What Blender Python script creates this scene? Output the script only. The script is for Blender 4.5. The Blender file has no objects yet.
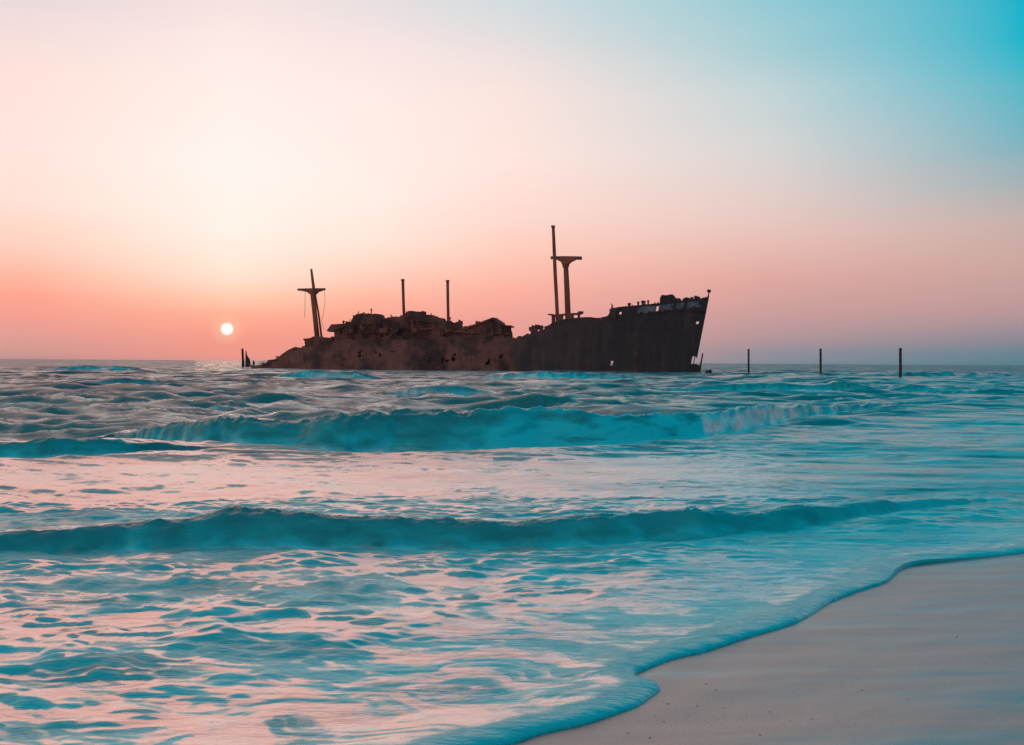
import bpy, bmesh, math, random
import numpy as np
from mathutils import Vector, Matrix

random.seed(7)
scene = bpy.context.scene
COL = scene.collection
W, H_IMG, F = 1024, 745, 1200.0
EYE = 2.0

# ------------------------------------------------------------------ camera
cam_data = bpy.data.cameras.new("camera")
cam = bpy.data.objects.new("camera", cam_data)
COL.objects.link(cam)
cam_data.sensor_width = 36.0
cam_data.lens = 36.0 * F / W
cam_data.clip_start = 0.1
cam_data.clip_end = 40000.0
PITCH = math.atan(11.3 / F)
ROLL = math.radians(0.36)
R = Matrix.Rotation(math.radians(90) - PITCH, 3, 'X') @ Matrix.Rotation(ROLL, 3, 'Z')
cam.matrix_world = Matrix.Translation((0, 0, EYE)) @ R.to_4x4()
scene.camera = cam
RN = np.array(R)


def ray(px, py):
    """direction of the photograph's ray through a pixel"""
    v = RN @ np.array([(px - W / 2) / F, -(py - H_IMG / 2) / F, -1.0])
    return v / np.linalg.norm(v)


def project(p):
    v = RN.T @ (np.asarray(p, float) - np.array([0, 0, EYE]))
    return W / 2 + F * v[0] / -v[2], H_IMG / 2 - F * v[1] / -v[2]


def on_level(px, py, z=0.0):
    d = ray(px, py)
    t = (z - EYE) / d[2]
    return np.array([d[0] * t, d[1] * t])


def at_depth(px, py, Y):
    d = ray(px, py)
    t = Y / d[1]
    return np.array([d[0] * t, Y, EYE + d[2] * t])


# ------------------------------------------------------------------ noise
_perm = np.random.RandomState(11).permutation(4096)
_ga = np.random.RandomState(5).rand(4096) * 2 * np.pi
_GX, _GY = np.cos(_ga), np.sin(_ga)


def perlin(x, y, seed=0):
    x = np.asarray(x, float) + seed * 17.31
    y = np.asarray(y, float) + seed * 7.77
    xi = np.floor(x).astype(np.int64)
    yi = np.floor(y).astype(np.int64)
    fx, fy = x - xi, y - yi
    u = fx * fx * fx * (fx * (fx * 6 - 15) + 10)
    v = fy * fy * fy * (fy * (fy * 6 - 15) + 10)

    def g(ix, iy, dx, dy):
        h = _perm[(_perm[ix & 4095] + iy) & 4095]
        return _GX[h] * dx + _GY[h] * dy
    a = g(xi, yi, fx, fy)
    b = g(xi + 1, yi, fx - 1, fy)
    c = g(xi, yi + 1, fx, fy - 1)
    d = g(xi + 1, yi + 1, fx - 1, fy - 1)
    return (a + u * (b - a) + v * (c - a) + u * v * (a - b - c + d)) * 1.5


def fbm(x, y, seed=0, octaves=4, gain=0.5):
    s, a = 0, 1.0
    for i in range(octaves):
        s = s + a * perlin(x * 2 ** i, y * 2 ** i, seed + i * 3)
        a *= gain
    return s


def sstep(a, b, x):
    t = np.clip((x - a) / (b - a), 0, 1)
    return t * t * (3 - 2 * t)


# ------------------------------------------------------------------ shader helpers
def srgb(r, g, b):
    def f(c):
        c /= 255.0
        return c / 12.92 if c <= 0.04045 else ((c + 0.055) / 1.055) ** 2.4
    return (f(r), f(g), f(b), 1.0)


class Nodes:
    def __init__(self, tree):
        self.t = tree
        tree.nodes.clear()

    def n(self, kind, **kw):
        nd = self.t.nodes.new(kind)
        for k, v in kw.items():
            if k.startswith('i_'):
                nd.inputs[k[2:].replace('_', ' ')].default_value = v
            else:
                setattr(nd, k, v)
        return nd

    def l(self, a, b):
        self.t.links.new(a, b)

    def math(self, op, a, b=None, clamp=False):
        nd = self.n('ShaderNodeMath', operation=op)
        nd.use_clamp = clamp
        for i, s in enumerate((a, b)):
            if s is None:
                continue
            if isinstance(s, (int, float)):
                nd.inputs[i].default_value = s
            else:
                self.l(s, nd.inputs[i])
        return nd.outputs[0]

    def mix(self, fac, a, b, blend='MIX'):
        nd = self.n('ShaderNodeMix', data_type='RGBA', blend_type=blend)
        for idx, s in ((0, fac), (6, a), (7, b)):
            if isinstance(s, (int, float)):
                nd.inputs[idx].default_value = s
            elif isinstance(s, tuple):
                nd.inputs[idx].default_value = s
            else:
                self.l(s, nd.inputs[idx])
        return nd.outputs[2]

    def ramp(self, fac, stops, interp='LINEAR'):
        nd = self.n('ShaderNodeValToRGB')
        cr = nd.color_ramp
        cr.interpolation = interp
        while len(cr.elements) > 1:
            cr.elements.remove(cr.elements[-1])
        cr.elements[0].position = stops[0][0]
        cr.elements[0].color = stops[0][1]
        for p, c in stops[1:]:
            e = cr.elements.new(p)
            e.color = c
        self.l(fac, nd.inputs[0])
        return nd.outputs[0]

    def maprange(self, v, a, b, c=0.0, d=1.0, smooth=False):
        nd = self.n('ShaderNodeMapRange')
        if smooth:
            nd.interpolation_type = 'SMOOTHSTEP'
        self.l(v, nd.inputs[0])
        for i, k in enumerate((a, b, c, d)):
            nd.inputs[1 + i].default_value = k
        return nd.outputs[0]


def new_mat(name):
    m = bpy.data.materials.new(name)
    m.use_nodes = True
    return m, Nodes(m.node_tree)


def grey(v):
    return (v, v, v, 1.0)


# ------------------------------------------------------------------ sky
SUN_DIR = ray(227, 329)
SUN_EL = math.asin(SUN_DIR[2])
SUN_AZ = math.atan2(SUN_DIR[0], SUN_DIR[1])          # clockwise from +Y

# sky colours by height above the horizon, at seven headings round the camera
SKY = {  # unseen upper and rear stops are invented, pinker and brighter, to light the scene
    -70: [(0, (205, 165, 160)), (4, (235, 180, 165)), (8, (232, 205, 198)), (16, (190, 200, 208)), (30, (215, 170, 165)), (60, (80, 135, 155)), (90, (132, 122, 128))],
    -21.9: [(0, (190, 146, 146)), (.9, (228, 160, 152)), (1.8, (243, 160, 148)), (2.8, (255, 165, 145)), (3.8, (255, 186, 164)), (5.2, (255, 212, 195)), (6.8, (255, 226, 214)),
            (9.4, (255, 229, 221)), (12.3, (254, 226, 219)), (14.7, (240, 220, 219)), (17, (228, 214, 217)), (24, (278, 214, 196)), (42, (272, 194, 172)), (62, (120, 145, 160)), (90, (132, 122, 128))],
    -13.2: [(0, (236, 150, 142)), (1.1, (253, 158, 140)), (2.1, (255, 178, 150)), (3.0, (255, 207, 182)), (4.2, (255, 232, 214)), (6.2, (256, 243, 233)), (9.0, (258, 246, 239)), (11.8, (255, 240, 233)), (14.4, (253, 233, 229)),
            (17, (242, 224, 223)), (24, (280, 222, 204)), (42, (275, 198, 176)), (62, (125, 148, 160)), (90, (132, 122, 128))],
    -6.5: [(0, (232, 155, 146)), (1.6, (248, 160, 146)), (2.8, (255, 180, 157)), (4.2, (255, 210, 192)), (5.8, (255, 230, 216)), (8, (255, 238, 230)), (11.5, (255, 236, 230)), (14.5, (246, 228, 227)), (17, (228, 221, 223)),
           (24, (268, 212, 200)), (42, (252, 186, 172)), (62, (105, 144, 160)), (90, (132, 122, 128))],
    -0.1: [(0, (222, 160, 152)), (1.9, (238, 163, 153)), (3.4, (253, 178, 162)), (4.8, (255, 197, 180)), (6.8, (255, 216, 205)), (9.5, (255, 229, 222)), (12.4, (249, 227, 221)), (14.8, (228, 222, 222)),
           (17.1, (206, 219, 223)), (24, (225, 200, 196)), (42, (200, 170, 168)), (62, (80, 138, 158)), (90, (132, 122, 128))],
    12.1: [(0, (122, 140, 156)), (.5, (148, 146, 157)), (1.1, (181, 152, 157)), (2.5, (206, 160, 157)), (3.9, (223, 168, 161)), (5.8, (232, 190, 181)), (7.6, (228, 205, 199)), (10, (214, 213, 212)), (12.3, (195, 212, 215)),
           (14.6, (165, 205, 212)), (17, (140, 200, 212)), (24, (40, 182, 205)), (42, (5, 150, 180)), (65, (5, 125, 152)), (90, (132, 122, 128))],
    23.0: [(0, (70, 128, 144)), (.5, (98, 134, 150)), (1.3, (148, 141, 153)), (2.6, (192, 154, 154)), (4.5, (205, 168, 161)), (6.3, (200, 178, 172)), (8.2, (164, 178, 183)), (9.6, (132, 179, 191)), (11, (105, 182, 198)),
           (12.9, (58, 182, 203)), (14.4, (18, 180, 203)), (16.8, (0, 174, 202)), (26, (0, 165, 195)), (45, (0, 140, 170)), (65, (4, 122, 150)), (90, (132, 122, 128))],
    70: [(0, (70, 120, 138)), (4, (130, 145, 155)), (9, (90, 155, 172)), (18, (10, 140, 168)), (40, (8, 118, 146)), (90, (132, 122, 128))],
    180: [(0, (170, 135, 142)), (4, (232, 168, 165)), (11, (225, 172, 172)), (18, (110, 145, 165)), (34, (60, 118, 140)), (90, (132, 122, 128))],
}


def build_world():
    w = bpy.data.worlds.new("World")
    scene.world = w
    w.use_nodes = True
    N = Nodes(w.node_tree)
    tc = N.n('ShaderNodeTexCoord')
    sep = N.n('ShaderNodeSeparateXYZ')
    N.l(tc.outputs['Generated'], sep.inputs[0])
    x, y, z = sep.outputs
    el = N.math('ARCSINE', z)
    el = N.math('MULTIPLY', el, 180 / math.pi)
    # fine uneven layers of haze in the sky
    nz = N.n('ShaderNodeTexNoise', noise_dimensions='3D', i_Scale=2.2, i_Detail=3.0)
    mp = N.n('ShaderNodeMapping')
    mp.inputs['Scale'].default_value = (1, 1, 7)
    N.l(tc.outputs['Generated'], mp.inputs[0])
    N.l(mp.outputs[0], nz.inputs['Vector'])
    wob = N.math('MULTIPLY', N.math('SUBTRACT', nz.outputs[0], 0.5), N.maprange(el, 0.5, 10, 0.15, 2.6))
    el2 = N.math('ADD', el, wob)
    fac = N.math('POWER', N.math('DIVIDE', N.math('MAXIMUM', el2, 0.0), 90.0), 0.5)
    az = N.math('MULTIPLY', N.math('ARCTAN2', x, y), 180 / math.pi)
    cols = {}
    for a, stops in SKY.items():
        cols[a] = N.ramp(fac, [((e / 90.0) ** 0.5, srgb(*c)) for e, c in stops], 'LINEAR')
    keys = [-70, -21.9, -13.2, -6.5, -0.1, 12.1, 23.0, 70]
    c = N.mix(N.maprange(az, -180, -70, smooth=True), cols[180], cols[-70])
    for k0, k1 in zip(keys[:-1], keys[1:]):
        c = N.mix(N.maprange(az, k0, k1), c, cols[k1])
    c = N.mix(N.maprange(az, 70, 180, smooth=True), c, cols[180])
    # the sun's disc and the small glow round it
    dot = N.n('ShaderNodeVectorMath', operation='DOT_PRODUCT')
    N.l(tc.outputs['Generated'], dot.inputs[0])
    dot.inputs[1].default_value = tuple(SUN_DIR)
    ang = N.math('MULTIPLY', N.math('ARCCOSINE', N.math('MINIMUM', dot.outputs['Value'], 1.0)), 180 / math.pi)
    disc = N.maprange(ang, 0.20, 0.34, 1.0, 0.0, smooth=True)
    halo = N.maprange(ang, 0.30, 0.9, 0.35, 0.0, smooth=True)
    c = N.mix(halo, c, (1.0, 0.62, 0.42, 1))
    c = N.mix(disc, c, (1.25, 1.15, 1.05, 1))
    bg = N.n('ShaderNodeBackground')
    N.l(c, bg.inputs[0])
    bg.inputs[1].default_value = 1.04
    sk = N.n('ShaderNodeTexSky', sky_type='NISHITA')
    sk.sun_disc = False
    sk.sun_elevation = SUN_EL
    sk.sun_rotation = SUN_AZ
    bg2 = N.n('ShaderNodeBackground')
    N.l(sk.outputs[0], bg2.inputs[0])
    bg2.inputs[1].default_value = 0.05
    mx = N.n('ShaderNodeMixShader')
    mx.inputs[0].default_value = 0.03
    N.l(bg.outputs[0], mx.inputs[1])
    N.l(bg2.outputs[0], mx.inputs[2])
    out = N.n('ShaderNodeOutputWorld')
    N.l(mx.outputs[0], out.inputs[0])
    w.cycles.sampling_method = 'MANUAL'
    w.cycles.sample_map_resolution = 2048


build_world()
sun_data = bpy.data.lights.new("sun", 'SUN')
sun_data.energy = 0.02
sun_data.color = (1.0, 0.55, 0.36)
sun_data.angle = math.radians(3.0)
sun = bpy.data.objects.new("sun", sun_data)
COL.objects.link(sun)
sun.rotation_euler = Vector(-SUN_DIR).to_track_quat('-Z', 'Y').to_euler()
sun.location = (-20, 40, 30)

# ------------------------------------------------------------------ shoreline
SHORE_PX = [(1024, 553), (985, 556), (945, 558.5), (915, 561), (898, 568), (886, 580), (862, 588), (838, 597), (822, 606), (803, 619), (778, 629), (752, 636),
            (728, 644), (700, 653), (672, 660), (650, 668), (636, 674), (641, 680), (655, 684), (660, 690), (652, 697), (638, 708), (610, 719), (585, 727), (560, 733),
            (535, 739), (512, 746), (480, 753), (430, 766), (380, 790)]


def mean_land(px, py):
    return on_level(px, py, 0.0)


shore = [on_level(*p) for p in SHORE_PX]
d0 = shore[0] - shore[4]
far = [shore[0] + np.array([8.0 * k, 4.3 * k + 0.5 * math.sin(k * 1.7)]) for k in (12, 9, 7, 5, 4, 3, 2.2, 1.6, 1.1, 0.75, 0.5, 0.32, 0.2, 0.1)]
d1 = np.array([-0.9, -1.1])
near = [shore[-1] + np.array([-1.3 * k, -2.1 * k + 0.3 * math.sin(k)]) for k in range(1, 12)]
pts = np.array(far + shore + near)
# Catmull-Rom smoothing of the waterline
sm = []
for i in range(1, len(pts) - 2):
    p0, p1, p2, p3 = pts[i - 1:i + 3]
    for t in np.linspace(0, 1, 6, endpoint=False):
        sm.append(0.5 * (2 * p1 + (p2 - p0) * t + (2 * p0 - 5 * p1 + 4 * p2 - p3) * t ** 2 + (3 * p1 - p0 - 3 * p2 + p3) * t ** 3))
SHORE = np.array(sm)
LA, LB = SHORE[-40], SHORE[60]           # mean waterline from the near end to the far end
LA = on_level(500, 745)
LB = on_level(1024, 553)
LD = (LB - LA) / np.linalg.norm(LB - LA)
LN = np.array([-LD[1], LD[0]])           # seaward


def mean_dist(x, y):
    return (x - LA[0]) * LN[0] + (y - LA[1]) * LN[1]


LAND = np.concatenate([SHORE, [[80, -60], [400, 0], [400, 250]]])


def shore_dist(x, y):
    """signed distance to the waterline, positive on the sea side"""
    x = np.asarray(x, float)
    y = np.asarray(y, float)
    out = np.full(x.shape, 1e9)
    for i in range(len(SHORE) - 1):
        a, b = SHORE[i], SHORE[i + 1]
        ab = b - a
        t = np.clip(((x - a[0]) * ab[0] + (y - a[1]) * ab[1]) / (ab @ ab), 0, 1)
        dx, dy = x - a[0] - t * ab[0], y - a[1] - t * ab[1]
        out = np.minimum(out, dx * dx + dy * dy)
    land = np.zeros(x.shape, bool)
    for i in range(len(LAND)):
        a, b = LAND[i], LAND[(i + 1) % len(LAND)]
        if a[1] == b[1]:
            continue
        hit = (a[1] > y) != (b[1] > y)
        land ^= hit & (x < (b[0] - a[0]) * (y - a[1]) / (b[1] - a[1]) + a[0])
    return np.where(land, -1.0, 1.0) * np.sqrt(out)


def sand_z(x, y):
    D = mean_dist(x, y)
    up = 0.045 * np.maximum(-D, 0)
    up = np.where(up > 0.4, 0.4 + (up - 0.4) * 0.35, up)
    up = np.minimum(up, 3.0)
    dn = np.minimum(0.05 * np.maximum(D, 0), 4.0)
    base = up - dn + 0.0
    r = np.hypot(x, y)
    fade = np.exp(-(r / 60.0) ** 2)
    u = (x - LA[0]) * LD[0] + (y - LA[1]) * LD[1]
    tex = 0.012 * fbm(u * 0.35, D * 0.9, 21, 3) + 0.004 * fbm(x * 0.9, y * 3.2, 31, 3)
    tex = tex + 0.05 * perlin(x * 0.05, y * 0.05, 41) * sstep(3, 20, np.abs(D))
    return base + tex * fade + 0.3 * perlin(x * 0.02, y * 0.02, 51) * sstep(30, 200, -D)


# ------------------------------------------------------------------ breaking waves: (column, crest row, foot row, white water)
BREAKERS = [
    dict(tab=[(-420, 556, 572, .2), (-200, 545, 562, .2), (0, 534, 557, .15), (60, 531, 556, .05), (130, 524, 554, 0), (200, 515, 553, 0), (240, 511, 553, 0), (290, 516, 553, 0), (340, 519, 552, 0), (400, 519, 550, 0),
              (500, 519, 548, .05), (600, 517, 545, .1), (700, 512, 540, .15), (760, 508, 533, .15), (830, 505, 523, .25), (900, 501, 511, .3), (1000, 497, 500, .3), (1080, 494, 494.5, .2), (1300, 489, 489.2, 0)], back=0.9),
    dict(tab=[(30, 441, 441.3, 0), (80, 437, 439, 0), (115, 432.5, 438, 0), (145, 428, 441, 0), (200, 422, 445, 0), (250, 418, 448, 0), (300, 421, 450, 0), (350, 417, 452, 0), (400, 411, 450, 0), (440, 413, 450, 0), (470, 412, 450, .1), (505, 411.5, 449, .7), (540, 411, 447, 1),
              (600, 413, 446, 1), (650, 413, 443, 1), (700, 411, 438, 1), (750, 408, 428, .7), (800, 406, 417.5, .2), (850, 405, 410.5, .1), (900, 402, 405, 0), (1000, 399, 400.5, .1), (1200, 394, 394.3, 0)], back=1.6),
    dict(tab=[(-500, 452, 466, 0), (-200, 446, 461, 0), (0, 442, 461, .1), (50, 440.5, 461, .1), (100, 440, 458, .1), (130, 441.5, 456, .1), (160, 444.5, 453.5, 0), (190, 447, 452.5, 0), (225, 449, 451, 0), (280, 450, 450.4, 0)], back=1.4),
    dict(tab=[(265, 377.2, 377.6, 0), (285, 373.5, 377.8, .7), (300, 371, 378, 1), (322, 370, 378.2, 1), (345, 371, 378.4, 1), (362, 374.4, 378.5, .6), (385, 378, 378.6, 0)], back=3),
    dict(tab=[(470, 378.6, 379, 0), (495, 375, 379.2, .8), (520, 372.4, 379.6, 1), (550, 371.8, 380, 1), (585, 373, 380, 1), (620, 375.6, 380.2, .7), (665, 380, 380.4, 0)], back=3),
    dict(tab=[(20, 370, 370.4, 0), (60, 366, 370.6, .7), (95, 364.4, 370.8, 1), (125, 365.6, 371, .9), (155, 370.6, 371, 0)], back=4),
    dict(tab=[(640, 391.6, 392, 0), (690, 386.5, 392, .4), (760, 384, 392, .3), (830, 384.5, 392, .2), (900, 386, 392.2, .2), (980, 389, 392.4, .1), (1060, 392.2, 392.6, 0)], back=3),
    dict(tab=[(380, 395.6, 396, 0), (410, 389, 396, .1), (440, 386.5, 396.2, .1), (470, 389.5, 396.3, .1), (505, 396, 396.4, 0)], back=2.5),
    dict(tab=[(-300, 382, 386, 0), (0, 378.5, 387, 0), (60, 379.5, 387, .1), (150, 378.5, 387, 0), (210, 381.5, 387.2, 0), (260, 387, 387.4, 0)], back=4),
    dict(tab=[(200, 410.6, 411, 0), (225, 402.5, 411, 0), (260, 400, 411, 0), (300, 403.5, 411.2, 0), (340, 411, 411.4, 0)], back=2.5),
    dict(tab=[(-300, 407, 412, 0), (-80, 402, 412, 0), (40, 403, 412.6, 0), (90, 406.5, 412.6, 0), (130, 412.4, 412.8, 0)], back=2.5),
    dict(tab=[(720, 375, 375.4, 0), (780, 371.4, 375.6, .3), (850, 371.6, 376, .2), (960, 372.6, 376.2, .1), (1050, 376.2, 376.6, 0)], back=5),
]


def solve_breaker(b):
    xs, yc, hh, wf, wh = [], [], [], [], []
    for px, c, f, k in b['tab']:
        ft = on_level(px, f)
        h = 0.2
        for _ in range(12):
            w = 0.12 + 1.25 * h
            p = at_depth(px, c, ft[1] + w)
            h = max(p[2], 0.0)
        xs.append(p[0]); yc.append(ft[1] + w); hh.append(h); wf.append(w); wh.append(k)
    b['a'] = [np.array(v) for v in (xs, yc, hh, wf, wh)]


for b in BREAKERS:
    solve_breaker(b)

SHIP_A = np.array([(700 - 512) / F * 250.0, 250.0])        # where the bow meets the water
SHIP_TH = math.radians(20)
SHIP_FWD = np.array([math.cos(SHIP_TH), -math.sin(SHIP_TH)])
SHIP_STB = np.array([-math.sin(SHIP_TH), -math.cos(SHIP_TH)])


def sea_state(x, y, step):
    """height of the water and how much of it is white, at world points; step = mesh spacing there"""
    d = np.full(x.shape, 60.0)
    nearm = (np.hypot(x, y) < 60) & (mean_dist(x, y) < 9)
    d[nearm] = shore_dist(x[nearm], y[nearm])
    D = mean_dist(x, y)
    far_m = ~nearm
    d[far_m] = np.maximum(D[far_m], 5.0)
    amp = (0.16 + 0.84 * sstep(5, 34, D)) * (1 - 0.55 * np.exp(-((y - 20.0) / 5.0) ** 2))
    z = np.zeros(x.shape)
    rs = np.random.RandomState(3)
    # open chop coming in from the sea, sharper crests than troughs
    wx = x + 1.2 * perlin(x * 0.12, y * 0.12, 61)
    wy = y + 1.2 * perlin(x * 0.12, y * 0.12, 63)
    for lam, a in ((19, .07), (13.5, .08), (9.7, .08), (7.1, .07), (5.2, .06), (3.9, .045), (2.9, .032), (2.1, .022), (1.5, .015)):
        for _ in range(2):
            th = rs.normal(0.06, 0.5)
            ph = rs.rand() * 6.28
            k = 2 * np.pi / lam
            s = np.sin(k * (wx * math.sin(th) + wy * math.cos(th)) + ph)
            env = 0.55 + 0.9 * perlin(x / (lam * 2.2), y / (lam * 1.6), 70 + int(lam * 3) + _)
            ok = sstep(2.2, 5.0, lam / step)
            z += a * amp * ok * np.maximum(env, 0.05) * (np.power(0.5 + 0.5 * s, 1.7) * 2 - 0.85)
    # steep short-crested chop
    for lam, a in ((6.5, .20), (3.6, .32), (2.0, .28), (1.15, .20), (.7, .11)):
        ok = sstep(2.0, 4.5, lam / step)
        rg = 1 - np.abs(perlin(x / (lam * 2.4) + y * 0.04, y / lam + x * 0.05, int(lam * 50))) * 2.2
        z += a * amp * ok * (np.maximum(rg, -0.4) - 0.35) * np.clip(0.6 + 0.9 * perlin(x / (lam * 3), y / (lam * 2.5), int(lam * 70)), 0.05, 1.4)
    z -= 0.10 * sstep(40, 120, D)
    # short ripples
    for lam, a in ((.62, .022), (.34, .012), (.19, .006)):
        ok = sstep(1.5, 4.0, lam / step)
        cl = 0.35 + 0.65 * sstep(2, 14, D)
        z += a * ok * cl * (1 - 2 * np.abs(perlin(x / (lam * 1.7) + 0.3 * y, y / lam, int(lam * 100)))) * (0.6 + 0.8 * perlin(x / 2.3, y / 1.4, 91))
    lump = fbm(x / 0.66 + 0.25 * y, y / 0.36, 131, 3, 0.55)
    z += 0.046 * sstep(0.4, 2.2, d) * (1 - sstep(14, 22, y)) * np.maximum(lump, -0.25)
    foam = np.zeros(x.shape)
    facem = np.zeros(x.shape)
    teal_mask = np.zeros(x.shape)
    clear = np.zeros(x.shape)
    # breakers
    for i, b in enumerate(BREAKERS):
        xs, yc, hh, wf, wh = b['a']
        lo, hi = yc.min() - 3, yc.max() + 8 * b['back'] + 10
        m = (y > lo) & (y < hi) & (x > xs[0]) & (x < xs[-1])
        if not m.any():
            continue
        X, Y = x[m], y[m]
        h = np.interp(X, xs, hh)
        c = np.interp(X, xs, yc)
        w = np.interp(X, xs, wf)
        k = np.interp(X, xs, wh)
        sc = np.maximum(h, 0.05)
        sn = np.maximum(sc, 0.42)
        rough = sc * 0.32 * perlin(X / (6 * sc + 1.0), Y * 0 + i + .37, 200 + i)
        h = h * (1 + 0.20 * fbm(X / (3.2 * sc + .6), Y * 0 + .41, 260 + i, 2)) * sstep(0.0, 0.06, h)
        if i > 5:
            h = h * np.clip(0.75 + 0.9 * perlin(X / (4 * sc + 2), Y * 0 + .3, 270 + i), 0.1, 1.2)
        s = Y - c - rough
        fr = np.clip(-s / (w * (1 + 0.25 * perlin(X / (sc * 2.2), Y * 0 + .29, 280 + i))), 0, 4.0)
        front = np.where(fr < 1, np.power(0.5 + 0.5 * np.cos(np.pi * np.minimum(fr, 1)), 1.15), 0)
        L = b['back'] * (1.0 + 2.0 * h)
        back = np.exp(-(np.maximum(s, 0) / L) ** 1.3)
        hgt = h * np.where(s < 0, front, back)
        face = np.where(s < 0, np.sin(np.pi * np.minimum(fr, 1)), 0)
        hgt += h * 0.11 * np.exp(-(s / (0.25 * sc + .03)) ** 2) * fbm(X / (0.6 * sn), s / (.3 * sn), 350 + i, 4)
        hgt += face * h * (0.065 + 0.06 * k) * fbm(X / (np.maximum(sc, .55) * 1.5) + 0.8 * s / sc, s / (np.maximum(sc, .55) * .5), 300 + i, 3)
        z[m] = z[m] * (1 - 0.75 * np.exp(-(s / (w + .3)) ** 2) * sstep(0, .1, h)) + hgt
        facem[m] = np.maximum(facem[m], sstep(.05, .2, h) * (1 - k) * (s < 0.1) * (1 - sstep(0.85, 1.15, fr)))
        # white water on the face and thrown ahead of it; its shade goes into a teal mask
        ahead = np.exp(-np.maximum(fr - 1, 0) * 2.0) * (s < 0)
        crest = np.exp(-(s / (0.12 * sc + 0.02)) ** 2)
        n = fbm(X / (sn * 1.2), (Y - c) / (sn * .6) + 1.5 * hgt / sn, 330 + i, 4)
        face_teal = k * np.where(s < 0, 1.0 * (fr <= 1) + (fr > 1) * ahead, np.exp(-s / (0.8 * sc))) * np.clip(0.5 + 0.6 * n + 0.3 * np.minimum(fr, 1), 0.1, 1)
        face_teal = face_teal + sstep(.08, .3, h) * np.where(s < 0, np.exp(-((fr - 1.1) / 0.7) ** 2), 0) * (0.6 + 0.5 * n)
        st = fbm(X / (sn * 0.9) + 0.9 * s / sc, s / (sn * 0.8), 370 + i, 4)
        face_teal = face_teal + sstep(.1, .3, h) * (s < 0) * (fr < 1.3) * np.clip(fr, 0, 1) * np.clip(0.02 + 0.5 * st, 0, 0.6)
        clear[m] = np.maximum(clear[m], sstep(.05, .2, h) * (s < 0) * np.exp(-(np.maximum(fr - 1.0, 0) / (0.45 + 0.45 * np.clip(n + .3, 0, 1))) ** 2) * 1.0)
        teal_mask[m] = np.maximum(teal_mask[m], np.clip(face_teal, 0, 1))
        f = 0.10 * k * np.where(s < 0, 1.0 * (fr <= 1) + (fr > 1) * ahead, np.exp(-s / (0.5 * sc))) * (0.78 + 0.5 * n)
        f += 0.25 * crest * sstep(0.08, 0.3, h) * (0.4 + n)
        foot = np.exp(-((fr - 1.05) / 0.28) ** 2) * sstep(0.1, .3, h) * (0.25 + 0.8 * n)
        f += np.where(s < 0, foot, 0) * 0.6
        foam[m] = np.maximum(foam[m], np.clip(f, 0, 1))
    # foam lace left behind on the flats
    qx = x + 0.55 * fbm(x / 1.3, y / 1.0, 111, 3)
    qy = y + 0.35 * fbm(x / 1.1, y / 0.9, 115, 3)
    lace = 1 - np.abs(fbm(qx / 1.5, qy / 0.75, 121, 4)) * 2.1
    patch = fbm(x / 3.4, y / 2.1, 141, 3)
    zone = sstep(0.1, 0.9, d) * (1 - sstep(13.0, 15.0, y)) * (1 - 0.35 * sstep(6, 10, D))
    zone2 = sstep(14.5, 16, y) * (1 - sstep(26, 40, y)) * 0.9
    lace = 0.42 * lace + 0.58 * (0.45 + 0.95 * fbm(qx / 0.46, qy / 0.13, 127, 4))
    inner = np.clip(0.60 + 0.60 * (lace - 0.45) + 0.35 * patch, 0, 1)
    inner = np.where(y > 14.5, np.clip(inner + 0.30, 0, 1), inner)
    side = 1 - 0.78 * sstep(-1.5, 4.5, x - 0.14 * y)
    side = np.maximum(side, 0.72 * np.exp(-np.maximum(d, 0) / 1.6))
    zone = np.maximum(zone, sstep(0.08, 0.3, d) * (1 - sstep(2, 4, D)))
    foam = np.maximum(foam, inner * np.maximum(zone, zone2) * side * (1 - 0.85 * np.maximum(facem, clear)))
    # white caps out at sea and wash round the wreck
    cap = sstep(0.34, 0.62, z) * sstep(45, 70, y) * sstep(-.1, .5, fbm(x / 9, y / 7, 151, 3))
    foam = np.maximum(foam, 0.6 * cap)
    rx, ry = x - SHIP_A[0], y - SHIP_A[1]
    al = -(rx * SHIP_FWD[0] + ry * SHIP_FWD[1])
    la = rx * SHIP_STB[0] + ry * SHIP_STB[1]
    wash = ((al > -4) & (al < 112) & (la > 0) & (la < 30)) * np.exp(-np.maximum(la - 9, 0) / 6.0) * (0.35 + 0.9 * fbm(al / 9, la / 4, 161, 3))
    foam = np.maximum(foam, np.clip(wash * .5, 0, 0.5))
    teal_mask = np.maximum(teal_mask, np.clip(wash * 1.3, 0, 1))
    # the sheet of swash climbing the sand with a rounded front edge
    sz = sand_z(x, y)
    edge = 0.5 + 0.5 * sstep(-.5, .5, perlin(x / 0.5, y / 0.5, 171))
    lip = 0.050 * (0.65 + 0.5 * edge) * np.sqrt(np.clip(1 - (1 - np.clip(d / 0.22, 0, 1)) ** 2, 0, 1)) - 0.018 * sstep(0.22, 0.8, d)
    a_sh = sstep(0.15, 3.0, d)
    zz = np.maximum(0.0 + z * a_sh, sz + lip + 0.004 + z * 0.5 * sstep(.1, .5, d))
    under = sz - 0.05 * np.clip(-d / 0.05, 0, 1) - 0.001
    zz = np.where(d > 0, zz, under)
    rim = np.exp(-((d - 0.16) / 0.12) ** 2) * (0.12 + 0.2 * fbm(x / .12, y / .12, 181, 3)) * (d > 0)
    foam = np.maximum(foam, np.clip(rim, 0, 1))
    teal_mask = np.maximum(teal_mask, (0.5 + 0.5 * fbm(x / 1.4, y / 0.7, 191, 3)) * sstep(0.1, 1.0, d) * (1 - sstep(9, 16, D)) * (1 - facem) + 0.8 * np.exp(-d / 2.0) * (d > 0))
    return zz, np.clip(foam, 0, 1), np.clip(teal_mask, 0, 1), d, facem


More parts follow.
